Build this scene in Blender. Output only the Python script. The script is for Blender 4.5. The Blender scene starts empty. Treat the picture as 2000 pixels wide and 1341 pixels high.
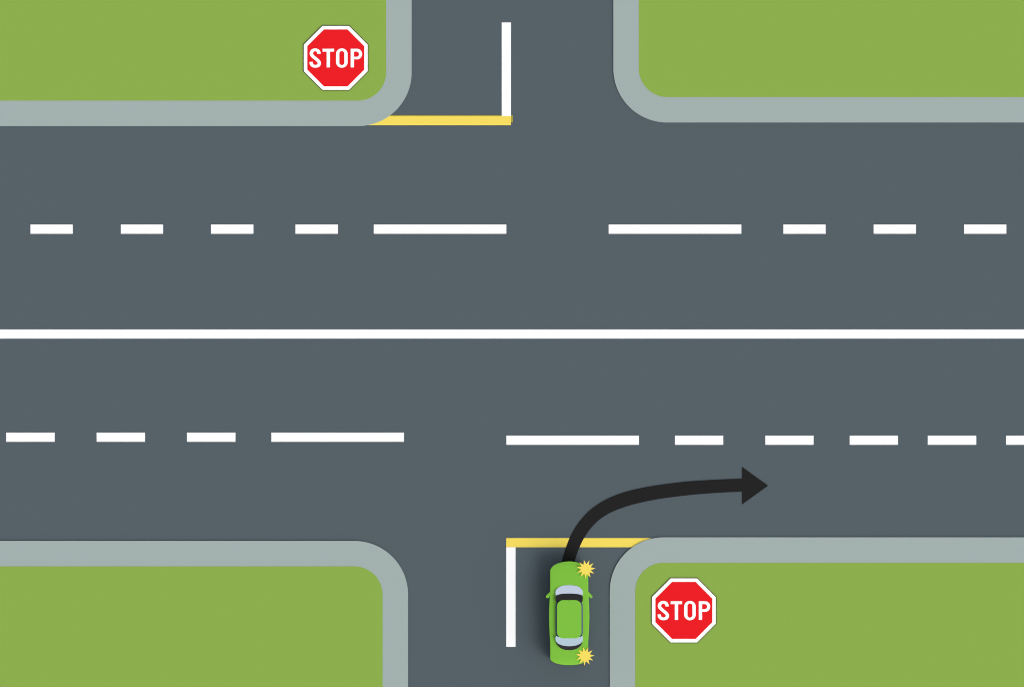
import bpy, bmesh, math
from mathutils import Matrix, Vector

# ------------------------------------------------------------------ scene
scene = bpy.context.scene
COL = scene.collection
S = 1.0 / 43.0                      # metres per diagram unit (the car comes out 4.7 m long)


def W(px, py):
    """diagram coordinates (x right, y down) -> metres on the ground plan"""
    return ((px - 1000.0) * S, (670.5 - py) * S)


# ------------------------------------------------------------------ materials
def lin(c):
    c = c / 255.0
    return c / 12.92 if c <= 0.04045 else ((c + 0.055) / 1.055) ** 2.4


WHITE_ALBEDO = 0.84
MATS = {}


def mat(name, rgb, rough=0.9, spec=0.0, grain=0.0, scale=6.0, gain=(1, 1, 1), bump=0.0, coat=0.0):
    """procedural matt surface: a base colour with a fine material grain of its own"""
    if name in MATS:
        return MATS[name]
    base = [min(0.95, lin(c) * WHITE_ALBEDO * g) for c, g in zip(rgb, gain)]
    m = bpy.data.materials.new(name)
    m.use_nodes = True
    nt = m.node_tree
    b = nt.nodes['Principled BSDF']
    b.inputs['Roughness'].default_value = rough
    b.inputs['Specular IOR Level'].default_value = spec
    b.inputs['Coat Weight'].default_value = coat
    tc = nt.nodes.new('ShaderNodeTexCoord')
    nz = nt.nodes.new('ShaderNodeTexNoise')
    nz.inputs['Scale'].default_value = scale
    nz.inputs['Detail'].default_value = 6.0
    nz.inputs['Roughness'].default_value = 0.6
    nt.links.new(tc.outputs['Object'], nz.inputs['Vector'])
    mr = nt.nodes.new('ShaderNodeMapRange')
    mr.inputs['From Min'].default_value = 0.25
    mr.inputs['From Max'].default_value = 0.75
    mr.inputs['To Min'].default_value = 1.0 - grain
    mr.inputs['To Max'].default_value = 1.0 + grain
    nt.links.new(nz.outputs['Fac'], mr.inputs['Value'])
    vm = nt.nodes.new('ShaderNodeVectorMath')
    vm.operation = 'SCALE'
    vm.inputs[0].default_value = base
    nt.links.new(mr.outputs['Result'], vm.inputs['Scale'])
    nt.links.new(vm.outputs['Vector'], b.inputs['Base Color'])
    if bump:
        bp = nt.nodes.new('ShaderNodeBump')
        bp.inputs['Strength'].default_value = bump
        bp.inputs['Distance'].default_value = 0.01
        nt.links.new(nz.outputs['Fac'], bp.inputs['Height'])
        nt.links.new(bp.outputs['Normal'], b.inputs['Normal'])
    MATS[name] = m
    return m


def lamp_mat(name, rgb, strength):
    m = bpy.data.materials.new(name)
    m.use_nodes = True
    nt = m.node_tree
    b = nt.nodes['Principled BSDF']
    b.inputs['Base Color'].default_value = (0.02, 0.015, 0.004, 1)
    b.inputs['Specular IOR Level'].default_value = 0.0
    b.inputs['Emission Color'].default_value = (lin(rgb[0]), lin(rgb[1]), lin(rgb[2]), 1)
    b.inputs['Emission Strength'].default_value = strength
    return m


EXPOSURE = 0.42
G = {'glass_f': (1.17, 1.17, 1.14), 'glass_r': (0.88, 0.88, 0.88), 'glass_s': (0.95, 0.95, 1.2)}
ASPHALT = mat('asphalt', (86, 97, 103), grain=0.006, scale=9, gain=G.get('asphalt', (1, 1, 1)))
CONCRETE = mat('concrete', (162, 176, 173), grain=0.005, scale=5, gain=G.get('concrete', (1, 1, 1)))
GRASS = mat('grass', (141, 174, 77), grain=0.006, scale=4, gain=G.get('grass', (1, 1, 1)))
WHITE = mat('white_road_paint', (255, 255, 255))
YELLOW = mat('yellow_road_paint', (246, 221, 97), gain=G.get('yellow', (1, 1, 1)))
OLIVE = mat('olive_road_paint', (166, 158, 64), gain=G.get('olive', (1, 1, 1)))
BLACK = mat('black_rubber', (38, 38, 38), gain=G.get('arrow', (1, 1, 1)))
RED = mat('red_sheeting', (236, 33, 39), gain=G.get('red', (1, 1, 1)))
SIGNWHITE = mat('white_sheeting', (255, 255, 255))
RIM = mat('dark_rim', (70, 82, 44), rough=0.7)
PAINT = mat('green_car_paint', (127, 192, 66), rough=0.45, gain=G.get('car', (1, 1, 1)))
GLASS_F = mat('lilac_glass', (192, 203, 222), rough=0.3, gain=G.get('glass_f', (1, 1, 1)))
GLASS_R = mat('pale_blue_glass', (183, 205, 217), rough=0.3, gain=G.get('glass_r', (1, 1, 1)))
GLASS_S = mat('grey_side_glass', (88, 97, 108), rough=0.3, gain=G.get('glass_s', (1, 1, 1)))
TINT = mat('black_tinted_glass', (50, 49, 52), rough=0.3, gain=G.get('tint', (1, 1, 1)))
TYRE = mat('tyre_rubber', (30, 30, 31))
ALLOY = mat('wheel_alloy', (150, 154, 158), rough=0.4, spec=0.5)
LENS = mat('clear_lens', (225, 230, 235), rough=0.15, spec=0.5)
REDLENS = mat('red_lens', (170, 20, 22), rough=0.2, spec=0.5)
GRILLE = mat('black_grille', (24, 25, 27), rough=0.6)
FLASH = lamp_mat('amber_light', (246, 221, 97), 1.0 / (2 ** EXPOSURE))


# ------------------------------------------------------------------ object helpers
def link(name, bm, material, parent=None, smooth=False, loc=None):
    bmesh.ops.recalc_face_normals(bm, faces=bm.faces[:])
    me = bpy.data.meshes.new(name)
    bm.to_mesh(me)
    bm.free()
    me.materials.append(material)
    if smooth:
        for p in me.polygons:
            p.use_smooth = True
    o = bpy.data.objects.new(name, me)
    COL.objects.link(o)
    if loc is not None:
        o.location = loc
        me.transform(Matrix.Translation(-Vector(loc)))
    if parent is not None:
        o.parent = parent
    return o


def empty(name, loc, label, cat, group=None):
    o = bpy.data.objects.new(name, None)
    o.empty_display_size = 0.3
    COL.objects.link(o)
    o.location = loc
    tag(o, label, cat, group)
    return o


def part(name, bm, material, parent, base, smooth=False, label=None):
    """a mesh built in world coordinates, hung under its thing whose base stands at «base»"""
    bmesh.ops.recalc_face_normals(bm, faces=bm.faces[:])
    me = bpy.data.meshes.new(name)
    bmesh.ops.translate(bm, verts=bm.verts[:], vec=-Vector(base))
    bm.to_mesh(me)
    bm.free()
    me.materials.append(material)
    if smooth:
        for p in me.polygons:
            p.use_smooth = True
        try:
            me.set_sharp_from_angle(angle=math.radians(35))
        except Exception:
            pass
    o = bpy.data.objects.new(name, me)
    COL.objects.link(o)
    o.parent = parent
    if label:
        o['label'] = label
    return o


def tag(o, label, cat, group=None):
    o['label'] = label
    o['category'] = cat
    if group:
        o['group'] = group
    return o


def struct(name, bm, material):
    o = link(name, bm, material)
    o['kind'] = 'structure'
    return o


def prism(pts, z0, z1, bm=None, bevel=0.0):
    """upright prism over the plan outline pts (metres); z1 is a number or a function z(x, y)"""
    bm = bm or bmesh.new()
    f = z1 if callable(z1) else (lambda x, y: z1)
    n = len(pts)
    lo = [bm.verts.new((x, y, z0)) for x, y in pts]
    if bevel:
        mid = [bm.verts.new((x, y, f(x, y) - bevel)) for x, y in pts]
        ins = inset(pts, bevel)
        hi = [bm.verts.new((x, y, f(x, y))) for x, y in ins]
        rings = [lo, mid, hi]
    else:
        hi = [bm.verts.new((x, y, f(x, y))) for x, y in pts]
        rings = [lo, hi]
    for a, b in zip(rings, rings[1:]):
        for i in range(n):
            j = (i + 1) % n
            bm.faces.new((a[i], a[j], b[j], b[i]))
    bm.faces.new(hi)
    bm.faces.new(lo[::-1])
    return bm


def inset(pts, d):
    """offset a plan outline inwards by d (mitred)"""
    n = len(pts)
    area = sum(pts[i][0] * pts[(i + 1) % n][1] - pts[(i + 1) % n][0] * pts[i][1] for i in range(n))
    s = 1 if area > 0 else -1
    out = []
    for i in range(n):
        p0, p1, p2 = Vector(pts[i - 1]), Vector(pts[i]), Vector(pts[(i + 1) % n])
        a, b = (p1 - p0).normalized(), (p2 - p1).normalized()
        na, nb = Vector((-a.y, a.x)) * s, Vector((-b.y, b.x)) * s
        m = na + nb
        m = m / max(0.3, m.dot(m) / 2.0)
        q = p1 + m * d
        out.append((q.x, q.y))
    return out


def spline(pts, k=8):
    """Catmull-Rom through pts"""
    out = []
    n = len(pts)
    for i in range(n - 1):
        p0, p1, p2, p3 = pts[max(i - 1, 0)], pts[i], pts[i + 1], pts[min(i + 2, n - 1)]
        for j in range(k):
            t = j / k
            out.append(tuple(0.5 * (2 * b + (c - a) * t + (2 * a - 5 * b + 4 * c - d) * t * t
                                    + (3 * b - a - 3 * c + d) * t ** 3)
                             for a, b, c, d in zip(p0, p1, p2, p3)))
    out.append(tuple(pts[-1]))
    return out


def rect(x0, y0, x1, y1):
    return [W(x0, y0), W(x1, y0), W(x1, y1), W(x0, y1)]


# ------------------------------------------------------------------ ground, road, pavements, lawns
KERB = 0.05
FAR = 10000.0                       # the roads run on far beyond the frame (diagram units)


def sheet(x0, y0, x1, y1, z):
    bm = bmesh.new()
    v = [bm.verts.new((x, y, z)) for x, y in ((x0, y0), (x1, y0), (x1, y1), (x0, y1))]
    bm.faces.new(v)
    return bm


struct('ground', sheet(-2000, -2000, 2000, 2000, -0.10), GRASS)

bm = bmesh.new()
road_plan = [(-FAR, 150), (740, 150), (740, -FAR), (1260, -FAR), (1260, 150), (FAR, 150),
             (FAR, 1150), (1260, 1150), (1260, FAR), (740, FAR), (740, 1150), (-FAR, 1150)]
prism([W(x, y) for x, y in road_plan], -0.06, 0.0, bm)
road = struct('road', bm, ASPHALT)


def corner(cx, cy, sx, sy):
    """pavement turning the corner round centre (cx, cy); the block lies towards (sx, sy)"""
    def arc(r, n):
        return [(cx - sx * r * math.cos(math.pi / 2 * k / n), cy - sy * r * math.sin(math.pi / 2 * k / n))
                for k in range(n + 1)]
    R, r = 105.0, 55.3
    outer = [(cx - sx * R, sy * FAR)] + arc(R, 48) + [(sx * FAR, cy - sy * R)]
    inner = [(cx - sx * r, sy * FAR)] + arc(r, 40) + [(sx * FAR, cy - sy * r)]
    o = [W(*p) for p in outer]
    i = [W(*p) for p in inner]
    struct('pavement', prism(o + i[::-1], -0.05, KERB), CONCRETE)
    lawn = i + [W(sx * FAR, sy * FAR)]
    struct('lawn', prism(lawn, -0.05, KERB + 0.004), GRASS)


corner(699, 141.5, -1, -1)
corner(1303, 134.5, 1, -1)
corner(692, 1160.5, -1, 1)
corner(1296, 1153.5, 1, 1)


# ------------------------------------------------------------------ painted markings: parts of the road
def marking(name, x0, y0, x1, y1, material, label, z=0.006):
    return part(name, prism(rect(x0, y0, x1, y1), 0.001, z), material, road, (0, 0, 0), label=label)


marking('dividing_line', -FAR, 643, FAR, 661, WHITE,
        'unbroken white line running the full width of the wide road')
U0, U1 = 438.4, 456.5
for x0, x1, lab in ((59.5, 142.1, 'leftmost short white dash of the upper broken line'),
                    (236, 318.6, 'second short white dash from the left end of the upper broken line'),
                    (412, 495, 'third short white dash from the left end of the upper broken line'),
                    (577, 660, 'short white dash beside the left long dash of the upper broken line'),
                    (1530, 1612.6, 'short white dash right after the right long dash of the upper broken line'),
                    (1706.3, 1789, 'middle of the three short dashes at the right of the upper broken line'),
                    (1883, 1965.6, 'rightmost short white dash of the upper broken line')):
    marking('lane_dash', x0, U0, x1, U1, WHITE, lab)
marking('long_lane_dash', 730, U0, 989, U1, WHITE, 'long white dash of the upper broken line, left of the gap')
marking('long_lane_dash', 1188.8, U0, 1448, U1, WHITE, 'long white dash of the upper broken line, right of the gap')
L0, L1 = 844.3, 862.3
for x0, x1, lab in ((12, 106.8, 'leftmost short white dash of the lower broken line'),
                    (188.7, 283.3, 'second short white dash from the left end of the lower broken line'),
                    (365.1, 459.9, 'short white dash beside the left long dash of the lower broken line')):
    marking('lane_dash', x0, L0, x1, L1, WHITE, lab)
marking('long_lane_dash', 530, L0, 789, L1, WHITE, 'long white dash of the lower broken line, left of the gap')
R0, R1 = 850.1, 868.2
for x0, x1, lab in ((1318.2, 1412.6, 'short white dash above the black arrow, next to the long dash'),
                    (1494.8, 1589, 'short white dash just past the tip of the black arrow'),
                    (1659.5, 1753.9, 'third short white dash from the long dash above the arrow'),
                    (1812, 1906.8, 'second short white dash from the right edge on the lower broken line'),
                    (1965, 2059.5, 'short white dash of the lower broken line cut by the right edge')):
    marking('lane_dash', x0, R0, x1, R1, WHITE, lab)
marking('long_lane_dash', 989, R0, 1248, R1, WHITE, 'long white dash above the bend of the black arrow')
marking('centre_line', 979.9, 44.3, 998, 226.8, WHITE, 'upright white line in the upper side road', z=0.010)
marking('centre_line', 988.8, 1068, 1006.9, 1262.2, WHITE, 'upright white line left of the green car', z=0.010)
marking('worn_stop_line', 700, 225, 1001.6, 239, OLIVE, 'dull olive strip showing behind the upper yellow stop line', z=0.005)
marking('stop_line', 690, 226.9, 998, 244.8, YELLOW, 'yellow stop line across the mouth of the upper side road', z=0.009)
marking('stop_line', 988.8, 1050.1, 1271.5, 1067.9, YELLOW, 'yellow stop line in front of the green car', z=0.009)

# ------------------------------------------------------------------ black turn arrow lying on the road
Z7 = 4.348
up = [(152, 960), (163, 895), (180, 830), (201, 765), (228, 697), (272, 613), (328, 535), (400, 460), (492, 394),
      (597, 341), (710, 302), (850, 269), (1000, 244), (1200, 219), (1400, 205), (1560, 197), (1692, 192)]
dn = [(260, 960), (272, 895), (290, 832), (315, 768), (350, 698), (400, 623), (458, 560), (524, 510), (602, 468),
      (700, 431), (815, 399), (950, 371), (1110, 347), (1300, 326), (1500, 311), (1600, 306), (1692, 303)]
plan = spline(up, 6) + [(1692, 91), (1914, 251), (1692, 412)] + spline(dn, 6)[::-1]
plan = [W(1060 + x / Z7, 890 + y / Z7) for x, y in plan]
ar = prism(plan, 0.0105, 0.016)
o = link('turn_arrow', ar, BLACK, loc=(*W(1200, 980), 0.0105))
tag(o, 'black curved arrow on the asphalt, bending right from the green car', 'arrow')


# ------------------------------------------------------------------ stop signs lying on the lawns
def octagon(c, r):
    k = r * 0.4142
    cx, cy = c
    return [W(cx + x, cy + y) for x, y in ((-k, -r), (k, -r), (r, -k), (r, k), (k, r), (-k, r), (-r, k), (-r, -k))]


SC = (1335.7, 1191.1)
ZS = 8.382


def sp(pts):
    return [W(1250 + x / ZS, 1110 + y / ZS) for x, y in pts]


def stroke(line, wid):
    """outline of a stroked line (plan units of the sign drawing)"""
    l, r = [], []
    n = len(line)
    for i in range(n):
        a = Vector(line[max(i - 1, 0)])
        b = Vector(line[min(i + 1, n - 1)])
        t = (b - a).normalized()
        p = Vector(line[i])
        nrm = Vector((-t.y, t.x))
        # heavier on the verticals than on the horizontals, as in the sign's lettering
        w = wid[0] * abs(nrm.x) + wid[1] * (1 - abs(nrm.x))
        l.append(tuple(p + nrm * w / 2))
        r.append(tuple(p - nrm * w / 2))
    return l, r


def slab(l, r, z0, z1):
    """closed slab between two matched edge lines"""
    bm = bmesh.new()
    n = len(l)
    L = [bm.verts.new((*p, z1)) for p in sp(l)]
    Rr = [bm.verts.new((*p, z1)) for p in sp(r)]
    L0 = [bm.verts.new((*p, z0)) for p in sp(l)]
    R0_ = [bm.verts.new((*p, z0)) for p in sp(r)]
    for i in range(n - 1):
        bm.faces.new((L[i], L[i + 1], Rr[i + 1], Rr[i]))
        bm.faces.new((L0[i], L0[i + 1], L[i + 1], L[i]))
        bm.faces.new((R0_[i], R0_[i + 1], Rr[i + 1], Rr[i]))
        bm.faces.new((L0[i], L0[i + 1], R0_[i + 1], R0_[i]))
    bm.faces.new((L[0], Rr[0], R0_[0], L0[0]))
    bm.faces.new((L[-1], Rr[-1], R0_[-1], L0[-1]))
    return bm


def ring(outer, inner, z0, z1):
    n = len(outer)
    return slab(list(outer) + [outer[0]], list(inner) + [inner[0]], z0, z1)


def stadium(x0, y0, x1, y1, r, n=10):
    out = []
    for cx, cy, a0 in ((x1 - r, y0 + r, -90), (x1 - r, y1 - r, 0), (x0 + r, y1 - r, 90), (x0 + r, y0 + r, 180)):
        for k in range(n + 1):
            a = math.radians(a0 + 90 * k / n)
            out.append((cx + r * math.cos(a), cy + r * math.sin(a)))
    return out


Z0 = KERB + 0.004                     # top of the lawn
base = (*W(*SC), Z0)
sign = empty('stop_sign', base, 'red octagonal stop sign on the lawn right of the green car', 'stop sign', 'stop signs')
part('rim', prism(octagon(SC, 63.9), Z0 - 0.01, Z0 + 0.020), RIM, sign, base)
part('border', prism(octagon(SC, 62.5), Z0 + 0.0205, Z0 + 0.026), SIGNWHITE, sign, base)
face = part('face', prism(octagon(SC, 55.5), Z0 + 0.0265, Z0 + 0.030), RED, sign, base)
za, zb = Z0 + 0.0305, Z0 + 0.034
s_line = spline([(444, 614), (441, 588), (424, 562), (383, 547), (344, 558), (321, 588), (320, 618), (334, 644),
                 (360, 668), (395, 697), (425, 722), (446, 750), (448, 775), (430, 805), (383, 817), (340, 805),
                 (318, 776), (315, 744)], 8)
part('letter', slab(*stroke(s_line, (55, 45)), za, zb), WHITE, face, base)
t_pts = [(502, 530), (690, 530), (690, 577), (624, 577), (624, 835), (569, 835), (569, 577), (502, 577)]
part('letter', prism(sp(t_pts), za, zb), WHITE, face, base)
part('letter', ring(stadium(722, 524, 913, 840, 93), stadium(777, 567, 858, 797, 40), za, zb), WHITE, face, base)


def bowl(x0, y0, x1, y1, r, n=12):
    out = [(x0, y0)]
    for cy, a0 in ((y0 + r, -90), (y1 - r, 0)):
        for k in range(n + 1):
            a = math.radians(a0 + 90 * k / n)
            out.append((x1 - r + r * math.cos(a), cy + r * math.sin(a)))
    return out + [(x0, y1)]


p_out = bowl(1017, 530, 1150, 703, 84)
p_in = bowl(1017, 576, 1098, 661, 40)
pb = slab(p_out, p_in, za, zb)
stem = prism(sp([(962, 530), (1017, 530), (1017, 835), (962, 835)]), za, zb)
me_tmp = bpy.data.meshes.new('letter')
stem.to_mesh(me_tmp)
pb.from_mesh(me_tmp)
bpy.data.meshes.remove(me_tmp)
stem.free()
part('letter', pb, WHITE, face, base)


def copy_tree(o, parent=None):
    c = o.copy()
    COL.objects.link(c)
    if parent is not None:
        c.parent = parent
    for ch in list(o.children):
        copy_tree(ch, c)
    return c


sign2 = copy_tree(sign)
sign2.location = (*W(655.8, 113.5), Z0)
sign2['label'] = 'red octagonal stop sign on the lawn left of the upper side road'

# ------------------------------------------------------------------ the green car
CX, CYM = 1111.6, 1196.7
cb = (*W(CX, CYM), 0.0)
car = empty('car', cb, 'green car seen from above, waiting at the lower yellow stop line', 'car')
NOSE, TAIL = 1095.6, 1297.9
HB = 37.3


def half_width(y):
    """half the body's width (plan units) at plan y"""
    if y < 1115:
        t = (1115 - y) / (1115 - NOSE)
        return HB * math.sqrt(max(0.0, 1 - t * t))
    if y > 1284.2:
        t = (y - 1284.2) / (TAIL - 1284.2)
        return HB * math.sqrt(max(0.0, 1 - t * t))
    if 1150 < y < 1255:
        return HB + 2.2 * math.sin(math.pi * (y - 1150) / 105) ** 1.3
    return HB


def deck(y):
    """height of bonnet, shoulder and boot along the car"""
    k = [(NOSE, 0.88), (1104, 0.91), (1116, 0.93), (1142, 0.955), (1160, 0.965), (1240, 0.965), (1268, 0.965), (1285, 0.96),
         (1292, 0.945), (TAIL, 0.915)]
    for (a, za_), (b, zb_) in zip(k, k[1:]):
        if y <= b:
            t = (y - a) / (b - a)
            return za_ + (zb_ - za_) * t
    return k[-1][1]


AXLES = (1131.0, 1262.0)
ARCH, TYRE_R = 0.37, 0.32


def sill(y):
    z = 0.20
    for a in AXLES:
        d = (y - a) * S
        if abs(d) < ARCH:
            z = max(z, 0.30 + math.sqrt(ARCH * ARCH - d * d))
    if y < 1104:
        z = max(z, 0.20 + 0.10 * (1104 - y) / 8.4)
    return z


ys = [NOSE + 0.02 + (1115 - NOSE) * (1 - math.cos(math.pi / 2 * k / 24)) for k in range(25)]
ys += [1115.6 + 0.7 * k for k in range(int((1284 - 1115.6) / 0.7) + 1)]
ys += [1284.2 + (TAIL - 0.02 - 1284.2) * math.sin(math.pi / 2 * k / 24) for k in range(25)]
bm = bmesh.new()
rows = []
for y in ys:
    w = half_width(y) * S
    zt, zl = deck(y), sill(y)
    q = min(1.0, w / 0.35)
    zl = min(zl, zt - 0.12)
    sec = [(w - 0.09 * q, zl), (w - 0.015 * q, zl + 0.02), (w - 0.004 * q, zl + 0.05), (w, zl + (zt - zl) * 0.5), (w - 0.001 * q, zt - 0.030),
           (w - 0.006 * q, zt - 0.011), (w - 0.018 * q, zt - 0.002), (w - 0.035 * q, zt), (w * 0.5, zt + 0.001)]
    full = sec + [(0.0, zt + 0.001)] + [(-x, z) for x, z in sec[::-1]]
    X, Y = W(CX, y)
    rows.append([bm.verts.new((X + x, Y, z)) for x, z in full])
for a, b in zip(rows, rows[1:]):
    for i in range(len(a) - 1):
        bm.faces.new((a[i], a[i + 1], b[i + 1], b[i]))
    bm.faces.new((a[-1], a[0], b[0], b[-1]))
bm.faces.new(rows[0])
bm.faces.new(rows[-1])
part('body', bm, PAINT, car, cb, smooth=True)

Z5 = 11.175


def z5(pts):
    return [(1060 + x / Z5, 1080 + y / Z5) for x, y in pts]


def z6(pts):
    return [(1060 + x / Z5, 1200 + y / Z5) for x, y in pts]


def tilt(y0, h0, y1, h1):
    Y0, Y1 = W(0, y0)[1], W(0, y1)[1]
    return lambda x, y: h0 + (h1 - h0) * (y - Y0) / (Y1 - Y0)


front = tilt(1141.9, 0.962, 1171.0, 1.13)
rear = tilt(1268.8, 0.975, 1244.0, 1.13)
GH = 0.92                              # the cabin parts are let into the body here
screen_top = spline([(290, 917), (279, 880), (277, 840), (286, 805), (310, 775), (348, 742), (400, 716), (450, 702), (510, 694.5), (578, 692.5),
                     (646, 694.5), (706, 702), (756, 716), (808, 742), (844, 775), (868, 805), (876, 840), (875, 880), (864, 917)], 5)
arc = [(290, 917), (325, 901), (370, 889), (430, 879), (500, 874), (578, 872), (655, 874), (726, 879), (786, 889), (829, 901), (864, 917)]
arc = spline(arc, 5)
pl = [W(*p) for p in z5(screen_top + arc[::-1][1:-1])]
part('windscreen', prism(pl, GH, front), GLASS_F, car, cb, label='lilac tinted lower windscreen')
band = arc + spline([(864, 917), (872, 945), (874, 985), (869, 1030), (861, 1063)], 4)[1:] + \
    [(835, 1045), (800, 1030), (760, 1030), (578, 1030), (395, 1030), (355, 1030), (320, 1045), (295, 1063)] + \
    spline([(295, 1063), (286, 1030), (280, 985), (282, 945), (290, 917)], 4)[1:-1]
pl = [W(*p) for p in z5(band)]
cap = lambda x, y: min(1.13, front(x, y))
part('windscreen_band', prism(pl, GH, front), TINT, car, cb, label='black band along the top of the windscreen')

rg_top = spline([(293, 455), (330, 473), (400, 489), (480, 497), (578, 499), (676, 497), (756, 489), (826, 473), (866, 455)], 5)
rg_bot = spline([(866, 455), (876, 485), (879, 525), (862, 583), (812, 628), (730, 661), (650, 676), (578, 680), (506, 676), (426, 661),
                 (344, 628), (296, 583), (279, 525), (281, 485), (293, 455)], 5)
pl = [W(*p) for p in z6(rg_top + rg_bot[1:-1])]
part('rear_window', prism(pl, GH, rear), GLASS_R, car, cb, label='pale blue rear window')
rb_top = spline([(862, 583), (812, 628), (730, 661), (650, 676), (578, 680), (506, 676), (426, 661), (344, 628), (296, 583)], 5)
rb_bot = spline([(296, 583), (299, 615), (318, 655), (355, 695), (420, 737), (495, 760), (578, 767), (661, 760), (736, 737), (801, 695),
                 (838, 655), (857, 615), (862, 583)], 5)
pl = [W(*p) for p in z6(rb_top + rb_bot[1:-1])]
part('rear_window_band', prism(pl, GH, rear), TINT, car, cb, label='black band below the rear window')

# roof panel and the strip of side glass round it
RX0, RX1, RY0, RY1, RR = 1087.7, 1135.6, 1170.9, 1245.5, 12.5
roof_pl = [W(x, y) for x, y in stadium(RX0, RY0, RX1, RY1, RR, 12)]
part('roof', prism(roof_pl, 1.10, 1.148, bevel=0.008), PAINT, car, cb)
G_ = 2.8


def side_glass(sgn):
    inn = stadium(RX0 + 0.05, RY0, RX1 - 0.05, RY1, RR, 12)
    out = stadium(RX0 - G_, RY0 - G_, RX1 + G_, RY1 + G_, RR + G_, 12)
    sel = [(a, b) for a, b in zip(out, inn) if sgn * (b[0] - CX) > 10.5]
    bm = bmesh.new()
    r = []
    for a, b in sel:
        r.append([bm.verts.new((*W(*a), 0.90)), bm.verts.new((*W(*a), 0.97)), bm.verts.new((*W(*b), 1.127)),
                  bm.verts.new((*W(b[0] - sgn * 1.0, b[1]), 1.127)), bm.verts.new((*W(a[0] - sgn * 1.2, a[1]), 0.90))])
    for p, q in zip(r, r[1:]):
        for i in range(5):
            bm.faces.new((p[i], q[i], q[(i + 1) % 5], p[(i + 1) % 5]))
    bm.faces.new(r[0])
    bm.faces.new(r[-1])
    return bm


for sgn in (-1, 1):
    part('side_window', side_glass(sgn), GLASS_S, car, cb)


# mirrors: a slanting arm with a rounded end
def capsule(a, b, r, z, hgt):
    bm = bmesh.new()
    a, b = Vector(a), Vector(b)
    ang = math.atan2(b.y - a.y, b.x - a.x)
    pts = []
    for c, s0 in ((b, -90), (a, 90)):
        for k in range(13):
            t = ang + math.radians(s0 + 180 * k / 12)
            pts.append((c.x + r * math.cos(t), c.y + r * math.sin(t)))
    return prism(pts, z - hgt / 2, z + hgt / 2, bm, bevel=0.012)


for sgn in (-1, 1):
    a = W(CX + sgn * 35.0, 1156.2)
    b = W(CX + sgn * 42.5, 1164.2)
    part('side_mirror', capsule(a, b, 3.05 * S, 0.885, 0.11), PAINT, car, cb)


# wheels
def lathe(profile, n, axis_c):
    """profile of (x offset, radius) turned about the car's cross axis"""
    bm = bmesh.new()
    rings = []
    for k in range(n):
        t = 2 * math.pi * k / n
        rings.append([bm.verts.new((axis_c[0] + x, axis_c[1] + r * math.cos(t), axis_c[2] + r * math.sin(t))) for x, r in profile])
    m = len(profile)
    for k in range(n):
        p, q = rings[k], rings[(k + 1) % n]
        for i in range(m - 1):
            bm.faces.new((p[i], p[i + 1], q[i + 1], q[i]))
    return bm


for ay in AXLES:
    for sgn in (-1, 1):
        c = (*W(CX + sgn * (HB - 5.6), ay), TYRE_R)
        prof = [(-0.10, 0.20), (-0.10, 0.29), (-0.08, TYRE_R), (0.08, TYRE_R), (0.10, 0.29), (0.10, 0.20)]
        wheel = part('wheel', lathe(prof + [(-0.10, 0.20)], 40, c), TYRE, car, cb, smooth=True)
        bm = bmesh.new()
        rim = lathe([(sgn * 0.085, 0.199), (sgn * 0.095, 0.185), (sgn * 0.06, 0.165), (sgn * 0.06, 0.06), (sgn * 0.085, 0.045),
                     (sgn * 0.085, 0.001), (-sgn * 0.085, 0.001), (-sgn * 0.085, 0.199), (sgn * 0.085, 0.199)], 30, c)
        part('rim', rim, ALLOY, wheel, cb)


# lamps and grille set into nose and tail, following the outline
def outline_patch(x0, x1, end, z0, z1, out=0.006, n=14):
    bm = bmesh.new()
    rows = []
    for k in range(n + 1):
        x = x0 + (x1 - x0) * k / n
        t = math.sqrt(max(0.0, 1 - (x / HB) ** 2))
        y = 1115 - t * (1115 - NOSE) if end < 0 else 1284.2 + t * (TAIL - 1284.2)
        nx, ny = x / HB ** 2, (y - (1115 if end < 0 else 1284.2)) / ((1115 - NOSE if end < 0 else TAIL - 1284.2) ** 2)
        L = math.hypot(nx, ny)
        nx, ny = nx / L, ny / L
        o_ = W(CX + x, y)
        rows.append([bm.verts.new((o_[0] + nx * d, o_[1] - ny * d, z)) for d, z in ((out, z0), (out, z1), (-0.04, z1), (-0.04, z0))])
    for p, q in zip(rows, rows[1:]):
        for i in range(4):
            bm.faces.new((p[i], q[i], q[(i + 1) % 4], p[(i + 1) % 4]))
    bm.faces.new(rows[0])
    bm.faces.new(rows[-1])
    return bm


for sgn in (-1, 1):
    part('headlight', outline_patch(sgn * 20, sgn * 34, -1, 0.58, 0.70), LENS, car, cb)
    part('tail_light', outline_patch(sgn * 18, sgn * 35, 1, 0.62, 0.76), REDLENS, car, cb)
part('grille', outline_patch(-15, 15, -1, 0.40, 0.54), GRILLE, car, cb)
part('rear_bumper', outline_patch(-30, 30, 1, 0.30, 0.42), GRILLE, car, cb)

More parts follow.
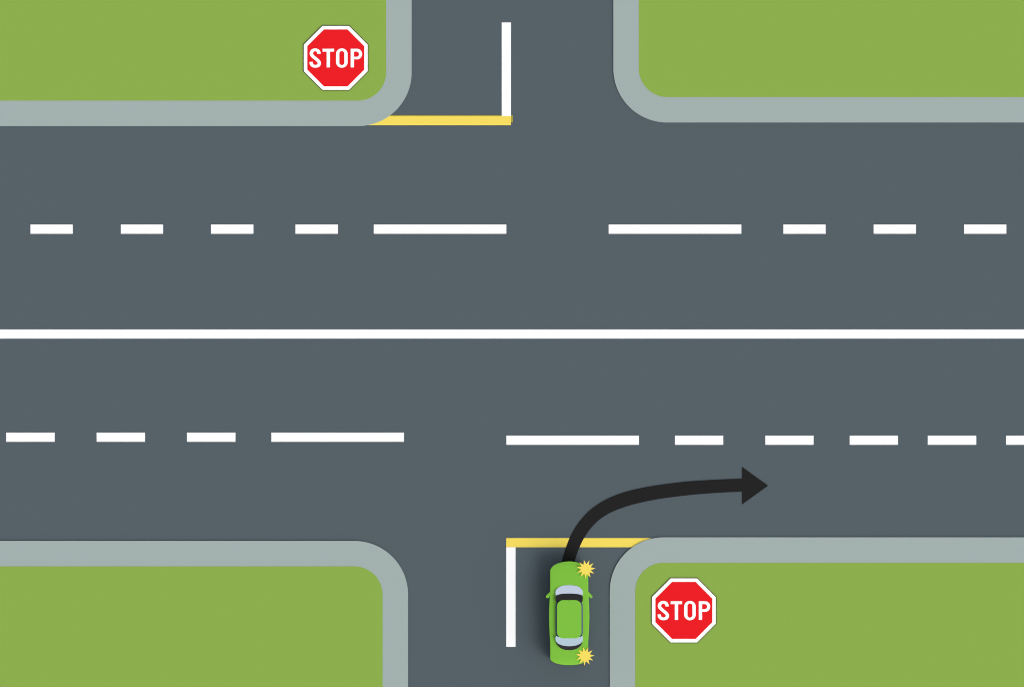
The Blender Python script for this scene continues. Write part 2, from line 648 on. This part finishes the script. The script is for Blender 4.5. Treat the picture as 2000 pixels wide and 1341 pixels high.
# flashing indicators on the right-hand corners, drawn as bursts of light
star = [(900, 143), (952, 233), (1018, 149), (1007, 257), (1107, 212), (1047, 301), (1151, 327), (1051, 361), (1121, 438),
        (1019, 413), (1044, 521), (963, 447), (933, 549), (909, 442), (821, 503), (861, 405), (753, 411), (838, 351),
        (744, 292), (849, 290), (802, 196), (892, 247)]
star_plan = z5(star)
part('indicator_flash', prism([W(*p) for p in star_plan], 0.975, 0.995), FLASH, car, cb)
part('indicator_flash', prism([W(x - 1.9, y + 169.8) for x, y in star_plan], 0.975, 0.995), FLASH, car, cb)

# ------------------------------------------------------------------ light
SUN_DIR = Vector((0.74, -0.67, 0)).normalized()
ELEV = math.radians(41)
sd = Vector((SUN_DIR.x * math.cos(ELEV), SUN_DIR.y * math.cos(ELEV), math.sin(ELEV)))
sun = bpy.data.lights.new('sun', 'SUN')
sun.energy = 0.75
sun.angle = math.radians(32)
sun.color = (1.0, 0.95, 0.87)
so = bpy.data.objects.new('sun', sun)
COL.objects.link(so)
so.rotation_euler = sd.to_track_quat('Z', 'Y').to_euler()
so.location = sd * 50

world = bpy.data.worlds.new('World')
scene.world = world
world.use_nodes = True
nt = world.node_tree
bg = nt.nodes['Background']
sky = nt.nodes.new('ShaderNodeTexSky')
sky.sky_type = 'NISHITA'
sky.sun_disc = False
sky.sun_elevation = ELEV
sky.sun_rotation = math.atan2(SUN_DIR.x, SUN_DIR.y)
sky.dust_density = 3.0                # a hazy, milky sky: the shade it leaves is nearly neutral
sky.ozone_density = 0.3
hs = nt.nodes.new('ShaderNodeHueSaturation')
hs.inputs['Saturation'].default_value = 0.30
nt.links.new(sky.outputs['Color'], hs.inputs['Color'])
nt.links.new(hs.outputs['Color'], bg.inputs['Color'])
bg.inputs['Strength'].default_value = 0.15

# ------------------------------------------------------------------ camera: straight down
cam = bpy.data.cameras.new('camera')
cam.type = 'ORTHO'
cam.ortho_scale = 2000 * S
cam.clip_start = 1.0
cam.clip_end = 6000.0
co = bpy.data.objects.new('camera', cam)
COL.objects.link(co)
co.location = (0, 0, 60)
scene.camera = co

scene.view_settings.view_transform = 'Standard'
scene.view_settings.look = 'None'
scene.cycles.pixel_filter_type = 'BLACKMAN_HARRIS'
scene.cycles.filter_width = 1.0
scene.view_settings.gamma = 1.0
scene.view_settings.exposure = EXPOSURE
scene.view_settings.use_curve_mapping = False
